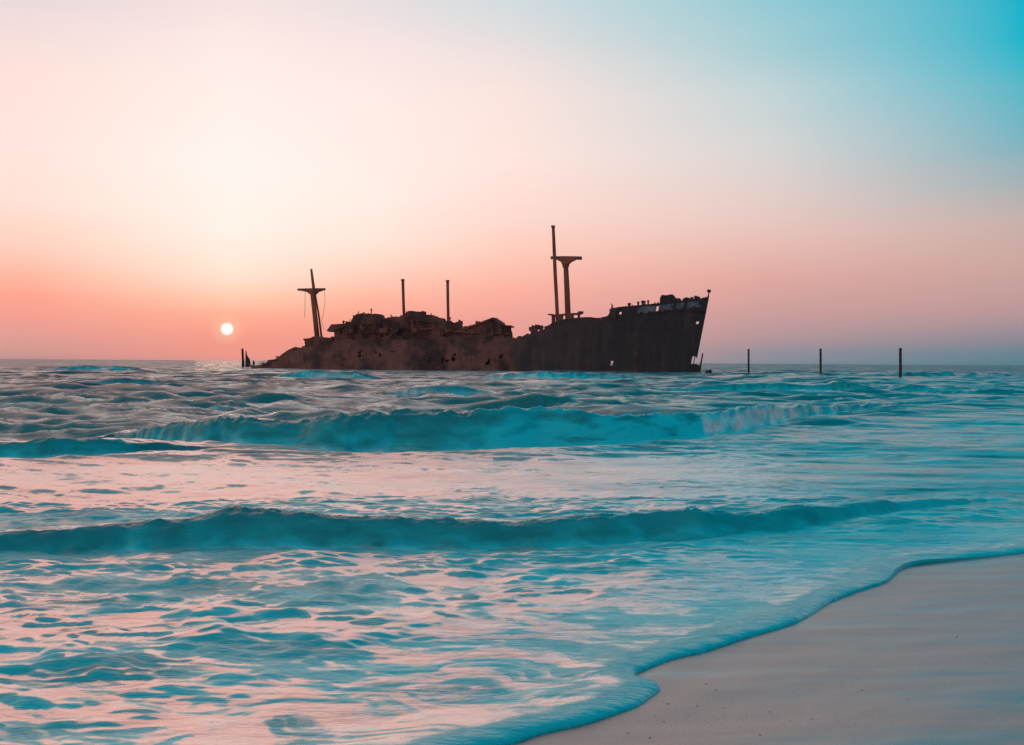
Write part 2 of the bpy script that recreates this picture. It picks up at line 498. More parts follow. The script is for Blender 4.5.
def grid_mesh(name, P, mask_faces=None, attrs=None):
    """rows x columns of points -> one mesh"""
    nr, nc, _ = P.shape
    idx = np.arange(nr * nc).reshape(nr, nc)
    q = np.stack([idx[:-1, :-1], idx[:-1, 1:], idx[1:, 1:], idx[1:, :-1]], -1)
    if mask_faces is not None:
        q = q[mask_faces]
    q = q.reshape(-1, 4)
    used, inv = np.unique(q, return_inverse=True)
    q = inv.reshape(-1, 4)
    co = P.reshape(-1, 3)[used]
    me = bpy.data.meshes.new(name)
    me.vertices.add(len(co))
    me.vertices.foreach_set('co', co.astype(np.float32).ravel())
    me.loops.add(len(q) * 4)
    me.loops.foreach_set('vertex_index', q.astype(np.int32).ravel())
    me.polygons.add(len(q))
    me.polygons.foreach_set('loop_start', np.arange(0, len(q) * 4, 4, dtype=np.int32))
    me.polygons.foreach_set('use_smooth', np.ones(len(q), bool))
    me.update(calc_edges=True)
    for k, v in (attrs or {}).items():
        at = me.attributes.new(k, 'FLOAT', 'POINT')
        at.data.foreach_set('value', v.reshape(-1)[used].astype(np.float32))
    return me


def link(name, me, mat=None, parent=None):
    o = bpy.data.objects.new(name, me)
    COL.objects.link(o)
    if mat and not me.materials:
        me.materials.append(mat)
    if parent:
        o.parent = parent
    return o


# ------------------------------------------------------------------ materials: sea, sand
def mat_sea():
    m, N = new_mat("sea_water")
    geo = N.n('ShaderNodeNewGeometry')
    at = N.n('ShaderNodeAttribute', attribute_name='foam')
    mp = N.n('ShaderNodeMapping')
    mp.inputs['Scale'].default_value = (0.7, 2.0, 1.0)
    N.l(geo.outputs['Position'], mp.inputs[0])
    n1 = N.n('ShaderNodeTexNoise', i_Scale=4.2, i_Detail=8.0, i_Roughness=0.66)
    n1.inputs['Distortion'].default_value = 0.8
    N.l(mp.outputs[0], n1.inputs['Vector'])
    f = N.math('ADD', at.outputs['Fac'], N.math('MULTIPLY', N.math('SUBTRACT', n1.outputs[0], 0.5), 1.05))
    f = N.maprange(f, 0.28, 0.64, 0, 1, smooth=True)
    deep = N.mix(N.maprange(n1.outputs[0], .3, .7), (0.0, 0.215, 0.235, 1), (0.0, 0.32, 0.345, 1))
    bb = N.n('ShaderNodeAttribute', attribute_name='shade_teal')
    chd = N.n('ShaderNodeAttribute', attribute_name='offshore')
    deep = N.mix(N.maprange(chd.outputs['Fac'], 0.5, 1.0), deep, (0.0, 0.165, 0.20, 1))
    deep = N.mix(bb.outputs['Fac'], deep, (0.01, 0.84, 0.90, 1))  # shade on white water and steep faces painted in as teal
    fcol = N.mix(N.maprange(n1.outputs[0], .32, .68), (0.95, 0.68, 0.59, 1), (1.0, 0.97, 0.96, 1))
    col = N.mix(f, deep, fcol)
    n2 = N.n('ShaderNodeTexNoise', i_Scale=4.0, i_Detail=5.0, i_Roughness=0.6)
    N.l(mp.outputs[0], n2.inputs['Vector'])
    n4 = N.n('ShaderNodeTexNoise', i_Scale=22.0, i_Detail=4.0, i_Roughness=0.6)
    N.l(mp.outputs[0], n4.inputs['Vector'])
    bp = N.n('ShaderNodeBump', i_Strength=0.5, i_Distance=0.05)
    N.l(N.math('ADD', n2.outputs[0], N.math('MULTIPLY', n4.outputs[0], 0.16)), bp.inputs['Height'])
    p = N.n('ShaderNodeBsdfPrincipled')
    N.l(col, p.inputs['Base Color'])
    ch = N.n('ShaderNodeAttribute', attribute_name='offshore')
    N.l(N.math('ADD', N.maprange(f, 0, 1, 0.10, 0.30), N.math('MULTIPLY', ch.outputs['Fac'], 0.05)), p.inputs['Roughness'])
    N.l(N.math('MULTIPLY', f, 0.72), p.inputs['Metallic'])
    p.inputs['IOR'].default_value = 1.36
    # wind waves too fine for the mesh, out at sea
    m3 = N.n('ShaderNodeMapping')
    m3.inputs['Scale'].default_value = (0.22, 0.55, 1.0)
    N.l(geo.outputs['Position'], m3.inputs[0])
    n3 = N.n('ShaderNodeTexNoise', i_Scale=1.0, i_Detail=6.0, i_Roughness=0.68)
    N.l(m3.outputs[0], n3.inputs['Vector'])
    sb = N.n('ShaderNodeVectorMath', operation='SUBTRACT')
    N.l(n3.outputs['Color'], sb.inputs[0])
    sb.inputs[1].default_value = (0.5, 0.5, 0.5)
    mu = N.n('ShaderNodeVectorMath', operation='MULTIPLY')
    N.l(sb.outputs[0], mu.inputs[0])
    mu.inputs[1].default_value = (0.9, 2.4, 0.0)
    sc3 = N.n('ShaderNodeVectorMath', operation='SCALE')
    N.l(mu.outputs[0], sc3.inputs[0])
    N.l(ch.outputs['Fac'], sc3.inputs['Scale'])
    sb.inputs[1].default_value = (0.5, 0.565, 0.5)
    ad = N.n('ShaderNodeVectorMath', operation='ADD')
    N.l(bp.outputs[0], ad.inputs[0])
    N.l(sc3.outputs[0], ad.inputs[1])
    nm = N.n('ShaderNodeVectorMath', operation='NORMALIZE')
    N.l(ad.outputs[0], nm.inputs[0])
    N.l(nm.outputs[0], p.inputs['Normal'])
    o = N.n('ShaderNodeOutputMaterial')
    N.l(p.outputs[0], o.inputs[0])
    return m


def mat_sand():
    m, N = new_mat("wet_sand")
    geo = N.n('ShaderNodeNewGeometry')
    at = N.n('ShaderNodeAttribute', attribute_name='wet')
    mp = N.n('ShaderNodeMapping')
    mp.inputs['Rotation'].default_value = (0, 0, -math.radians(8))
    mp.inputs['Scale'].default_value = (0.36, 2.0, 1)
    N.l(geo.outputs['Position'], mp.inputs[0])
    ns = N.n('ShaderNodeTexNoise', i_Scale=1.1, i_Detail=5.0, i_Roughness=0.6)
    N.l(mp.outputs[0], ns.inputs['Vector'])
    ng = N.n('ShaderNodeTexNoise', i_Scale=70.0, i_Detail=4.0, i_Roughness=0.75)
    N.l(geo.outputs['Position'], ng.inputs['Vector'])
    nb = N.n('ShaderNodeTexNoise', i_Scale=0.8, i_Detail=3.0)
    N.l(geo.outputs['Position'], nb.inputs['Vector'])
    c = N.ramp(ns.outputs[0], [(0.37, (0.12, 0.07, 0.06, 1)), (0.485, (0.58, 0.285, 0.20, 1)), (0.60, (0.76, 0.375, 0.26, 1)), (0.75, (0.82, 0.41, 0.29, 1))])
    c = N.mix(N.maprange(ng.outputs[0], .44, .66, 0.0, 0.75), c, (0.24, 0.19, 0.165, 1))
    c = N.mix(N.math('MULTIPLY', at.outputs['Fac'], 0.35), c, (0.20, 0.155, 0.14, 1))
    bp = N.n('ShaderNodeBump', i_Strength=0.7, i_Distance=0.008)
    N.l(ng.outputs[0], bp.inputs['Height'])
    p = N.n('ShaderNodeBsdfPrincipled')
    N.l(c, p.inputs['Base Color'])
    N.l(N.maprange(ns.outputs[0], .36, .52, 0.34, 0.5), p.inputs['Roughness'])
    N.l(N.maprange(ns.outputs[0], .36, .54, 0.26, 0.42), p.inputs['Coat Roughness'])
    p.inputs['IOR'].default_value = 1.5
    p.inputs['Coat Weight'].default_value = 0.9
    p.inputs['Coat Roughness'].default_value = 0.32
    p.inputs['Coat IOR'].default_value = 1.9
    N.l(bp.outputs[0], p.inputs['Normal'])
    o = N.n('ShaderNodeOutputMaterial')
    N.l(p.outputs[0], o.inputs[0])
    return m


# ------------------------------------------------------------------ sea
def build_sea():
    dens = 1.25 / F
    inner = np.arange(-0.445, 0.4451, dens)
    side = np.arange(0.4451 + dens * 4, 1.30, 0.006)
    az = np.concatenate([-side[::-1], inner, side])
    rs = [2.6]
    while rs[-1] < 2400:
        r = rs[-1]
        s = r * r / (EYE * F) * 0.85
        if r < 6:
            s = max(s, 0.02)
        elif r < 11.5:
            s = min(s, 0.045)
        elif r < 17.5:
            s = 0.022
        elif r < 25.5:
            s = 0.075
        elif r < 33:
            s = 0.036
        elif r < 110:
            s = min(s, 0.16 + (r - 33) * 0.006)
        elif r < 340:
            s = min(s, 0.62 + (r - 110) * 0.012)
        else:
            s = min(s, r * 0.02) if r < 2500 else r * 0.08
        rs.append(r + s)
    r = np.array(rs)
    dr = np.gradient(r)
    X = r[:, None] * np.sin(az)[None]
    Y = r[:, None] * np.cos(az)[None]
    step = np.maximum(dr[:, None], r[:, None] * np.gradient(az)[None]) + 0 * X
    Z, foam, teal_mask, d, facem = sea_state(X.ravel(), Y.ravel(), step.ravel())
    Z = Z.reshape(X.shape)
    foam = foam.reshape(X.shape)
    teal_mask = teal_mask.reshape(X.shape)
    d = d.reshape(X.shape)
    Z *= 1 - 0.9 * sstep(600, 2500, np.hypot(X, Y))
    slope = np.gradient(Z, axis=0) / dr[:, None]
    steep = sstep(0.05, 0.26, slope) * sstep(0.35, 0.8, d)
    foam = foam * (1 - 0.92 * steep * (1 - 0.0 * teal_mask))
    teal_mask = np.maximum(teal_mask, 0.7 * steep * (1 - sstep(14, 30, Y)) * (1 - facem.reshape(X.shape)))  # steep near slopes get extra teal, strengthening their shading by colour
    keep = d > -0.12
    fm = keep[:-1, :-1] | keep[1:, :-1] | keep[:-1, 1:] | keep[1:, 1:]
    P = np.stack([X, Y, Z], -1)
    me = grid_mesh("sea", P, fm, {'foam': foam, 'shade_teal': teal_mask, 'offshore': 0.5 * sstep(0.1, 0.9, d) + 1.1 * sstep(22, 130, mean_dist(X, Y))})
    o = link("sea", me, mat_sea())
    o['kind'] = 'structure'
    print("sea verts", len(me.vertices))


def build_beach():
    az = np.concatenate([np.arange(-math.pi, -0.45, 0.04), np.arange(-0.45, 0.55, 0.003), np.arange(0.55, math.pi, 0.04), [math.pi]])
    r = [0.3]
    while r[-1] < 2400:
        r.append(r[-1] + max(0.03, r[-1] * 0.006 if r[-1] < 16 else r[-1] * 0.06))
    r = np.array(r)
    X = r[:, None] * np.sin(az)[None]
    Y = r[:, None] * np.cos(az)[None]
    Z = sand_z(X.ravel(), Y.ravel()).reshape(X.shape)
    m = np.hypot(X, Y) < 30
    d = np.full(X.shape, 50.0)
    d[m] = shore_dist(X[m], Y[m])
    wet = np.exp(-np.maximum(-d, 0) / 0.8) * (d > -20)
    me = grid_mesh("beach", np.stack([X, Y, Z], -1), None, {'wet': wet})
    o = link("beach", me, mat_sand())
    o['kind'] = 'structure'


build_sea()
build_beach()

# ------------------------------------------------------------------ mesh builders
def mesh_from(name, verts, faces, smooth=False):
    me = bpy.data.meshes.new(name)
    me.from_pydata([tuple(map(float, v)) for v in verts], [], [tuple(f) for f in faces])
    me.update()
    if smooth:
        for p in me.polygons:
            p.use_smooth = True
    return me


class Shape:
    """collects solids for ONE mesh"""
    def __init__(self):
        self.v, self.f = [], []

    def add(self, verts, faces):
        b = len(self.v)
        self.v += [np.asarray(v, float) for v in verts]
        self.f += [[b + i for i in f] for f in faces]
        return self

    def tube(self, path, radii, n=8, jitter=0.0):
        path = [np.asarray(p, float) for p in path]
        vs, fs = [], []
        for i, p in enumerate(path):
            a = path[min(i + 1, len(path) - 1)] - path[max(i - 1, 0)]
            a /= np.linalg.norm(a)
            ref = np.array([1.0, 0, 0]) if abs(a[0]) < 0.8 else np.array([0, 1.0, 0])
            u = np.cross(a, ref); u /= np.linalg.norm(u)
            w = np.cross(a, u)
            for k in range(n):
                t = 2 * math.pi * k / n
                rr = radii[i] * (1 + jitter * random.uniform(-1, 1))
                vs.append(p + rr * (math.cos(t) * u + math.sin(t) * w))
        m = len(path)
        for i in range(m - 1):
            for k in range(n):
                fs.append([i * n + k, i * n + (k + 1) % n, (i + 1) * n + (k + 1) % n, (i + 1) * n + k])
        fs.append(list(range(n))[::-1])
        fs.append([(m - 1) * n + k for k in range(n)])
        return self.add(vs, fs)

    def box(self, c, s, rz=0.0, tilt=0.0):
        c = np.asarray(c, float)
        hx, hy, hz = np.asarray(s, float) / 2
        M = np.array(Matrix.Rotation(rz, 3, 'Z') @ Matrix.Rotation(tilt, 3, 'Y'))
        vs = [c + M @ np.array([sx * hx, sy * hy, sz * hz]) for sz in (-1, 1) for sx, sy in ((-1, -1), (1, -1), (1, 1), (-1, 1))]
        return self.add(vs, [[3, 2, 1, 0], [4, 5, 6, 7], [0, 1, 5, 4], [1, 2, 6, 5], [2, 3, 7, 6], [3, 0, 4, 7]])

    def prism(self, poly, y0, y1):
        """poly in local (x, z), extruded along local y"""
        n = len(poly)
        vs = [np.array([x, y0, z]) for x, z in poly] + [np.array([x, y1, z]) for x, z in poly]
        fs = [list(range(n)), list(range(n, 2 * n))[::-1]] + [[i, i + n, (i + 1) % n + n, (i + 1) % n] for i in range(n)]
        return self.add(vs, fs)

    def build(self, name, mat, parent=None, smooth=False):
        me = mesh_from(name, self.v, self.f, smooth)
        bm = bmesh.new()
        bm.from_mesh(me)
        bmesh.ops.recalc_face_normals(bm, faces=bm.faces)
        bm.to_mesh(me)
        bm.free()
        return link(name, me, mat, parent)


def thing(o, label, cat, group=None):
    o['label'] = label
    o['category'] = cat
    if group:
        o['group'] = group
    return o


# ------------------------------------------------------------------ the wreck
def mat_rust(name, base, dark, light, scale=1.0, streak=1.0):
    m, N = new_mat(name)
    tc = N.n('ShaderNodeTexCoord')
    mp = N.n('ShaderNodeMapping')
    mp.inputs['Scale'].default_value = (0.55 * scale, 0.55 * scale, 0.09 * scale)
    N.l(tc.outputs['Object'], mp.inputs[0])
    a = N.n('ShaderNodeTexNoise', i_Scale=1.0, i_Detail=6.0, i_Roughness=0.65)
    N.l(mp.outputs[0], a.inputs['Vector'])
    b = N.n('ShaderNodeTexNoise', i_Scale=0.3 * scale, i_Detail=6.0, i_Roughness=0.65)
    N.l(tc.outputs['Object'], b.inputs['Vector'])
    c = N.n('ShaderNodeTexNoise', i_Scale=1.6 * scale, i_Detail=5.0, i_Roughness=0.7)
    N.l(tc.outputs['Object'], c.inputs['Vector'])
    col = N.mix(N.maprange(b.outputs[0], .36, .64, smooth=True), dark, base)
    col = N.mix(N.math('MULTIPLY', N.maprange(a.outputs[0], .48, .72, smooth=True), 0.75 * streak), col, light)
    col = N.mix(N.math('MULTIPLY', N.maprange(c.outputs[0], .52, .75, smooth=True), 0.6), col, dark)
    bp = N.n('ShaderNodeBump', i_Strength=0.6, i_Distance=0.08)
    N.l(c.outputs[0], bp.inputs['Height'])
    p = N.n('ShaderNodeBsdfPrincipled')
    N.l(col, p.inputs['Base Color'])
    p.inputs['Roughness'].default_value = 0.8
    p.inputs['Specular IOR Level'].default_value = 0.25
    N.l(bp.outputs[0], p.inputs['Normal'])
    o = N.n('ShaderNodeOutputMaterial')
    N.l(p.outputs[0], o.inputs[0])
    return m


def mat_hull():
    """dark paint at the bow, warm backlit glow painted into the rusty plates aft"""
    m, N = new_mat("hull_plating")
    tc = N.n('ShaderNodeTexCoord')
    sp = N.n('ShaderNodeSeparateXYZ')
    N.l(tc.outputs['Object'], sp.inputs[0])
    mp = N.n('ShaderNodeMapping')
    mp.inputs['Scale'].default_value = (0.6, 0.6, 0.07)
    N.l(tc.outputs['Object'], mp.inputs[0])
    st = N.n('ShaderNodeTexNoise', i_Scale=1.0, i_Detail=6.0, i_Roughness=0.65)
    N.l(mp.outputs[0], st.inputs['Vector'])
    bl = N.n('ShaderNodeTexNoise', i_Scale=0.13, i_Detail=6.0, i_Roughness=0.62)
    N.l(tc.outputs['Object'], bl.inputs['Vector'])
    fn = N.n('ShaderNodeTexNoise', i_Scale=1.4, i_Detail=5.0, i_Roughness=0.7)
    N.l(tc.outputs['Object'], fn.inputs['Vector'])
    paint = N.mix(N.maprange(st.outputs[0], .44, .64), (0.075, 0.062, 0.062, 1), (0.14, 0.09, 0.08, 1))
    rust_glow = N.mix(N.maprange(bl.outputs[0], .42, .58, smooth=True), (0.08, 0.045, 0.04, 1), (0.34, 0.145, 0.108, 1))
    rust_glow = N.mix(N.maprange(st.outputs[0], .48, .75, 0, .7), rust_glow, (0.10, 0.065, 0.055, 1))
    k = N.math('ADD', N.maprange(sp.outputs[0], -52, -18, 0, 1), N.math('MULTIPLY', N.math('SUBTRACT', bl.outputs[0], 0.5), 1.8))
    col = N.mix(N.maprange(k, .35, .65, smooth=True), rust_glow, paint)  # rusty colour aft also holds the warm backlit glow
    # riveted strakes: plate seams every 2.2 m up and 6 m along
    bk = N.n('ShaderNodeTexBrick')
    mb = N.n('ShaderNodeMapping')
    mb.inputs['Rotation'].default_value = (math.radians(90), 0, 0)
    N.l(tc.outputs['Object'], mb.inputs[0])
    N.l(mb.outputs[0], bk.inputs['Vector'])
    bk.inputs['Color1'].default_value = grey(1.0)
    bk.inputs['Color2'].default_value = grey(0.8)
    bk.inputs['Mortar'].default_value = grey(0.45)
    bk.inputs['Scale'].default_value = 1.0
    bk.inputs['Brick Width'].default_value = 6.0
    bk.inputs['Row Height'].default_value = 2.1
    bk.inputs['Mortar Size'].default_value = 0.06
    bk.inputs['Mortar Smooth'].default_value = 0.6
    col = N.mix(0.35, col, bk.outputs[0], 'MULTIPLY')
    col = N.mix(N.maprange(fn.outputs[0], .5, .75, 0, .6), col, (0.05, 0.04, 0.04, 1))
    bp = N.n('ShaderNodeBump', i_Strength=0.7, i_Distance=0.1)
    N.l(fn.outputs[0], bp.inputs['Height'])
    p = N.n('ShaderNodeBsdfPrincipled')
    N.l(col, p.inputs['Base Color'])
    p.inputs['Roughness'].default_value = 0.75
    p.inputs['Specular IOR Level'].default_value = 0.25
    N.l(bp.outputs[0], p.inputs['Normal'])
    o = N.n('ShaderNodeOutputMaterial')
    N.l(p.outputs[0], o.inputs[0])
    return m


M_HULL = mat_hull()
M_RUST = mat_rust("rusted_steel", (0.27, 0.115, 0.085, 1), (0.07, 0.04, 0.036, 1), (0.36, 0.16, 0.115, 1))  # rusty plates, their warmth also standing for glow over the after ship
M_MAST = mat_rust("backlit_mast_steel", (0.46, 0.145, 0.085, 1), (0.30, 0.095, 0.062, 1), (0.50, 0.18, 0.11, 1))  # backlight glow put into a redder, brighter steel colour
M_DARK = mat_rust("dark_steel", (0.075, 0.06, 0.058, 1), (0.045, 0.04, 0.042, 1), (0.13, 0.09, 0.075, 1))
M_PALE = mat_rust("flaked_paint", (0.30, 0.34, 0.37, 1), (0.12, 0.11, 0.115, 1), (0.20, 0.17, 0.16, 1), 1.6, 0.6)
M_WOOD = mat_rust("weathered_wood", (0.10, 0.075, 0.06, 1), (0.05, 0.042, 0.04, 1), (0.15, 0.11, 0.09, 1), 4.0)

ship = bpy.data.objects.new("shipwreck", None)
COL.objects.link(ship)
ship.location = (SHIP_A[0], SHIP_A[1], 0)
ship.rotation_euler = (0, 0, -SHIP_TH)
thing(ship, "long rusted cargo ship wreck aground in the shallows with its masts still standing", "shipwreck")


def SL(px, py, y=0.0):
    """pixel -> ship frame (x forward, y to port, z up) on the fore-and-aft plane at y"""
    d = ray(px, py)
    # point P = eye + t d, with (P - A).stb = -y
    o = np.array([0 - SHIP_A[0], 0 - SHIP_A[1]])
    t = (-y - o @ SHIP_STB) / (d[:2] @ SHIP_STB)
    p = o + d[:2] * t
    return np.array([p @ SHIP_FWD, y, EYE + d[2] * t])


def SW(p):
    return np.array([SHIP_A[0] + p[0] * SHIP_FWD[0] - p[1] * SHIP_STB[0], SHIP_A[1] + p[0] * SHIP_FWD[1] - p[1] * SHIP_STB[1], p[2]])


def PXM(px, py, y=0.0):
    """metres per pixel there"""
    return np.linalg.norm(SW(SL(px, py, y)) - np.array([0, 0, EYE])) / F


# sheer of the starboard plating, as (column, row)
SHEER = [(250, 364.5), (262, 363.2), (270, 361.8), (277, 360), (283, 355.5), (288, 351.5), (293, 349), (299, 347.5), (306, 346), (316, 345), (331, 343), (343, 339), (370, 338), (383, 338),
         (400, 339), (430, 338), (450, 336.5), (466, 335), (490, 334), (505, 335), (511, 337), (517, 336.2), (524, 334.2), (530, 333), (532, 331), (536, 330), (542, 329), (548, 326.5), (551, 322.5), (558, 320.5),
         (575, 318.6), (590, 317.8), (602, 319.2), (604, 317), (609.5, 316), (610.2, 309), (625, 307.2), (640, 305.8), (660, 303.8), (680, 301.5), (697, 299.6), (709, 297.5), (740, 294)]
SHX = np.array([p[0] for p in SHEER], float)
SHY = np.array([p[1] for p in SHEER], float)
STEM_TOP = SL(708.5, 297.0)
STEM_BOT = SL(693.5, 373.0)
SLOPE = (STEM_TOP[0] - STEM_BOT[0]) / (STEM_TOP[2] - STEM_BOT[2])


def stem_x(z):
    return STEM_BOT[0] + SLOPE * (z - STEM_BOT[2])


LEN = stem_x(3) - SL(258, 364)[0]


def half_beam(t, z):
    k = np.clip(z / 14.0, 0, 1)
    run = 30.0 - 9.0 * k
    bow = np.clip(t / run, 0, 1)
    hb = 8.0 * np.power(1 - (1 - bow) ** 2, 0.75)
    aft = np.clip((LEN - t) / 22.0, 0, 1)
    return hb * (0.25 + 0.75 * np.sqrt(aft))


def build_hull():
    ts = np.concatenate([np.arange(0, 6, 0.25), np.arange(6, LEN, 0.45)])
    nz = 34
    jag = np.random.RandomState(9)
    S = np.zeros((len(ts), nz, 3))
    Pt = np.zeros((len(ts), nz, 3))
    tops = []
    for i, t in enumerate(ts):
        zt = 8.0
        for _ in range(8):
            x = stem_x(zt) - t
            p = np.array([x, -half_beam(t, zt), zt])
            px, _py = project(SW(p))
            row = np.interp(px, SHX, SHY)
            zt = max(SL(px, row, -half_beam(t, zt))[2], 0.4)
        rag = 0.45 * jag.uniform(-1, 0.4) if t > 29 else 0.05 * jag.uniform(-1, .5)
        zs = zt + rag
        zp = min(zt, 14.5) * (0.94 if t < 29 else 0.80) + rag * 2 - (0 if t < 29 else .6 * perlin(t / 6.0, 0.5, 4))
        tops.append((stem_x(zt) - t, half_beam(t, zt), zs, zp))
        for j in range(nz):
            f = j / (nz - 1)
            za = -2.0 + (zs + 2.0) * f
            zb = -2.0 + (max(zp, .2) + 2.0) * f
            dent = 0.16 * float(perlin(t / 3.3, za / 2.6, 6)) * min(1, t / 6)
            S[i, j] = (stem_x(za) - t, -half_beam(t, za) - dent, za)
            Pt[i, j] = (stem_x(zb) - t, half_beam(t, zb), zb)
    # rusted-through holes: (column, row, half width, half height)
    HOLES = [(611.2, 362.2, 0.5, 3.4), (621.3, 313.8, 0.55, 0.9), (657.3, 309, 0.55, 2.0), (697.3, 323, 0.5, 0.9), (656.5, 322, 0.4, .9)]
    ms = np.ones((len(ts) - 1, nz - 1), bool)
    mp_ = np.ones((len(ts) - 1, nz - 1), bool)
    for i in range(len(ts) - 1):
        for j in range(nz - 1):
            c = (S[i, j] + S[i + 1, j + 1]) / 2
            px, py = project(SW(c))
            for hx, hy, wx, wy in HOLES:
                if abs(px - hx) < wx + .45 and abs(py - hy) < wy:
                    ms[i, j] = False
            # plates rusted away along the sunken after part
            if 350 < px < 508 and i % 3 and 1.2 < c[2] < S[i, -1, 2] - 2.6 and perlin(c[0] / 2.6, c[2] / 1.7, 8) + 0.35 * perlin(c[0] / .7, c[2] / .6, 18) > 0.52:
                ms[i, j] = False
            # the missing piece of stem just above the water
            if 357.2 < py < 364.8 and 691.8 < px and ts[i] < 3.0:
                ms[i, j] = False
            c = (Pt[i, j] + Pt[i + 1, j + 1]) / 2
            px, py = project(SW(c))
            for hx, hy, wx, wy in HOLES:
                if abs(px - hx) < wx + 3 and abs(py - hy) < wy + 2:
                    mp_[i, j] = False
            if 355 < py < 366 and 688 < px and ts[i] < 6.0:
                mp_[i, j] = False
    for nm, A, mk in (("hull_side", S, ms), ("hull_side", Pt, mp_)):
        me = grid_mesh(nm, A, mk)
        for p in me.polygons:
            p.use_smooth = False
        o = link(nm, me, M_HULL, ship)
        sd = o.modifiers.new("plate", 'SOLIDIFY')
        sd.thickness = 0.09
        sd.offset = 1.0 if nm == 'x' else 0.0
    # decks
    tops = np.array(tops)
    dk = Shape()
    fc = [k for k in range(0, len(ts), 3) if ts[k] < 28.5]
    for grp, drop in ((fc, 1.0), ([k for k in range(0, len(ts), 3) if 29.5 < ts[k] < LEN - 20], 1.3)):
        vs, fs = [], []
        for n, k in enumerate(grp):
            x, hb, zs, zp = tops[k]
            zz = min(zs, zp) - drop
            vs += [(x, -hb * .97, zz), (x, hb * .97, zz), (x, -hb * .97, zz - .2), (x, hb * .97, zz - .2)]
        for n in range(len(grp) - 1):
            a, b_ = n * 4, n * 4 + 4
            fs += [[a, a + 1, b_ + 1, b_], [a + 2, b_ + 2, b_ + 3, a + 3]]
        dk.add(vs, fs)
    dk.build("deck", M_RUST, ship)
    # forecastle bulkhead
    k = int(np.argmin(np.abs(ts - 28.6)))
    x, hb, zs, zp = tops[k]
    Shape().box((x - .1, 0, (zs + 6) / 2 - .6), (0.2, hb * 1.9, zs - 6)).build("bulkhead", M_RUST, ship)
    return ts, tops


ts, tops = build_hull()


_tj = random.Random(77)


def torn(pts_px, amt=0.55):
    """a broken edge: short steps along the outline"""
    out = []
    for (x0, y0), (x1, y1) in zip(pts_px, pts_px[1:] + pts_px[:1]):
        n = max(1, int(math.hypot(x1 - x0, y1 - y0) / 1.6))
        for k in range(n):
            f = k / n
            j = 0 if k == 0 else amt
            out.append((x0 + (x1 - x0) * f + _tj.uniform(-j, j) * .5, y0 + (y1 - y0) * f + _tj.uniform(-j, j)))
    return out


def polar(name, pts_px, y0, y1, mat=M_RUST):
    pts_px = torn(pts_px)
    return Shape().prism([(lambda q: (q[0], q[2]))(SL(px, py, y0)) for px, py in pts_px], y0, y1).build(name, mat, ship)


def mast(path_px, y, w_px, n=10):
    pts_ = [SL(px, py, y) for px, py in path_px]
    rad = [w / 2 * PXM(px, py, y) for (px, py), w in zip(path_px, w_px)]
    return pts_, rad


# --- deckhouses and broken upperworks
polar("winch_house", [(304, 346.5), (305, 345), (304.6, 341), (303, 339.6), (303.5, 338.4), (311, 337.6), (313, 336.4), (320, 337.2), (330.5, 337.6), (331, 336.4), (333, 337.2), (332, 340), (336, 341), (338, 346.5)], -3.4, -0.2)
aft = polar("deckhouse", [(334, 346), (334.5, 331.2), (339.5, 329.3), (340, 334), (341.5, 334), (341.8, 328.5), (345.5, 326), (350.5, 322.6), (353, 316.6), (356, 314.4), (361, 313.4), (370, 313.9), (379, 314.2), (380.5, 317.8), (381.6, 346)], -4.5, -2.6)
Shape().prism([(q[0], q[2]) for q in (SL(326.5, 330.7, -5.2), SL(342, 325), SL(344, 323.6, -5.2), SL(350, 322, -5.2), (SL(350, 323.4, -5.2)), SL(343, 327.2, -5.2), SL(334, 331, -5.2), SL(329, 332, -5.2))], -5.2, -2.4).build("roof", M_RUST, aft)
polar("engine_casing", [(383, 346), (383.2, 320), (387.8, 317.2), (394, 316.6), (405, 317), (406, 312), (408, 311), (413, 311.4), (419.4, 311.8), (420.2, 316), (422, 316.8), (423.4, 314.2), (427, 315), (431, 315), (433, 317), (442, 318.8), (443.2, 322), (444, 346)], -4.8, -2.8)
polar("casing_wreckage", [(443, 346), (443.6, 324.6), (449, 325), (453, 324.2), (458.6, 321), (459.8, 320.6), (460.4, 326.6), (463, 327.2), (466, 326.4), (467, 346)], -4.6, -3.0)
polar("hatch_house", [(464, 346), (465, 327.2), (474, 324.2), (484, 321.2), (492, 318.2), (495, 319.4), (500, 323.2), (504.5, 325.6), (508, 325.4), (509.6, 326), (509, 329), (510.4, 334), (511, 346)], -5.0, -3.6)
# a sheet of rubble plates lying on the deck so the roofline is uneven
rs = np.random.RandomState(2)
rub = Shape()
for _ in range(150):
    px = rs.uniform(345, 505)
    top = np.interp(px, [345, 356, 380, 384, 405, 420, 442, 462, 492, 505], [326, 316, 316, 320, 319, 315, 320, 328, 321, 328])
    y = rs.uniform(-6.5, 1)
    q = SL(px, rs.uniform(top + 1.5, 340), y)
    rub.box(q, (rs.uniform(.4, 3), rs.uniform(.05, .5), rs.uniform(.2, 2.2)), rs.uniform(-.5, .5), rs.uniform(-.5, .5))
rub.build("collapsed_plating", M_RUST, ship)["kind"] = "stuff"
rub = Shape()
for _ in range(60):
    px = rs.uniform(272, 335)
    top = np.interp(px, [272, 284, 292, 304, 335], [361, 355, 350, 347, 343])
    q = SL(px, top + rs.uniform(0.2, 5), rs.uniform(-5, 1))
    rub.box(q, (rs.uniform(.5, 3.5), rs.uniform(.1, .6), rs.uniform(.2, 1.2)), rs.uniform(-.5, .5), rs.uniform(-.6, .1))
rub.build("collapsed_stern", M_RUST, ship)["kind"] = "stuff"
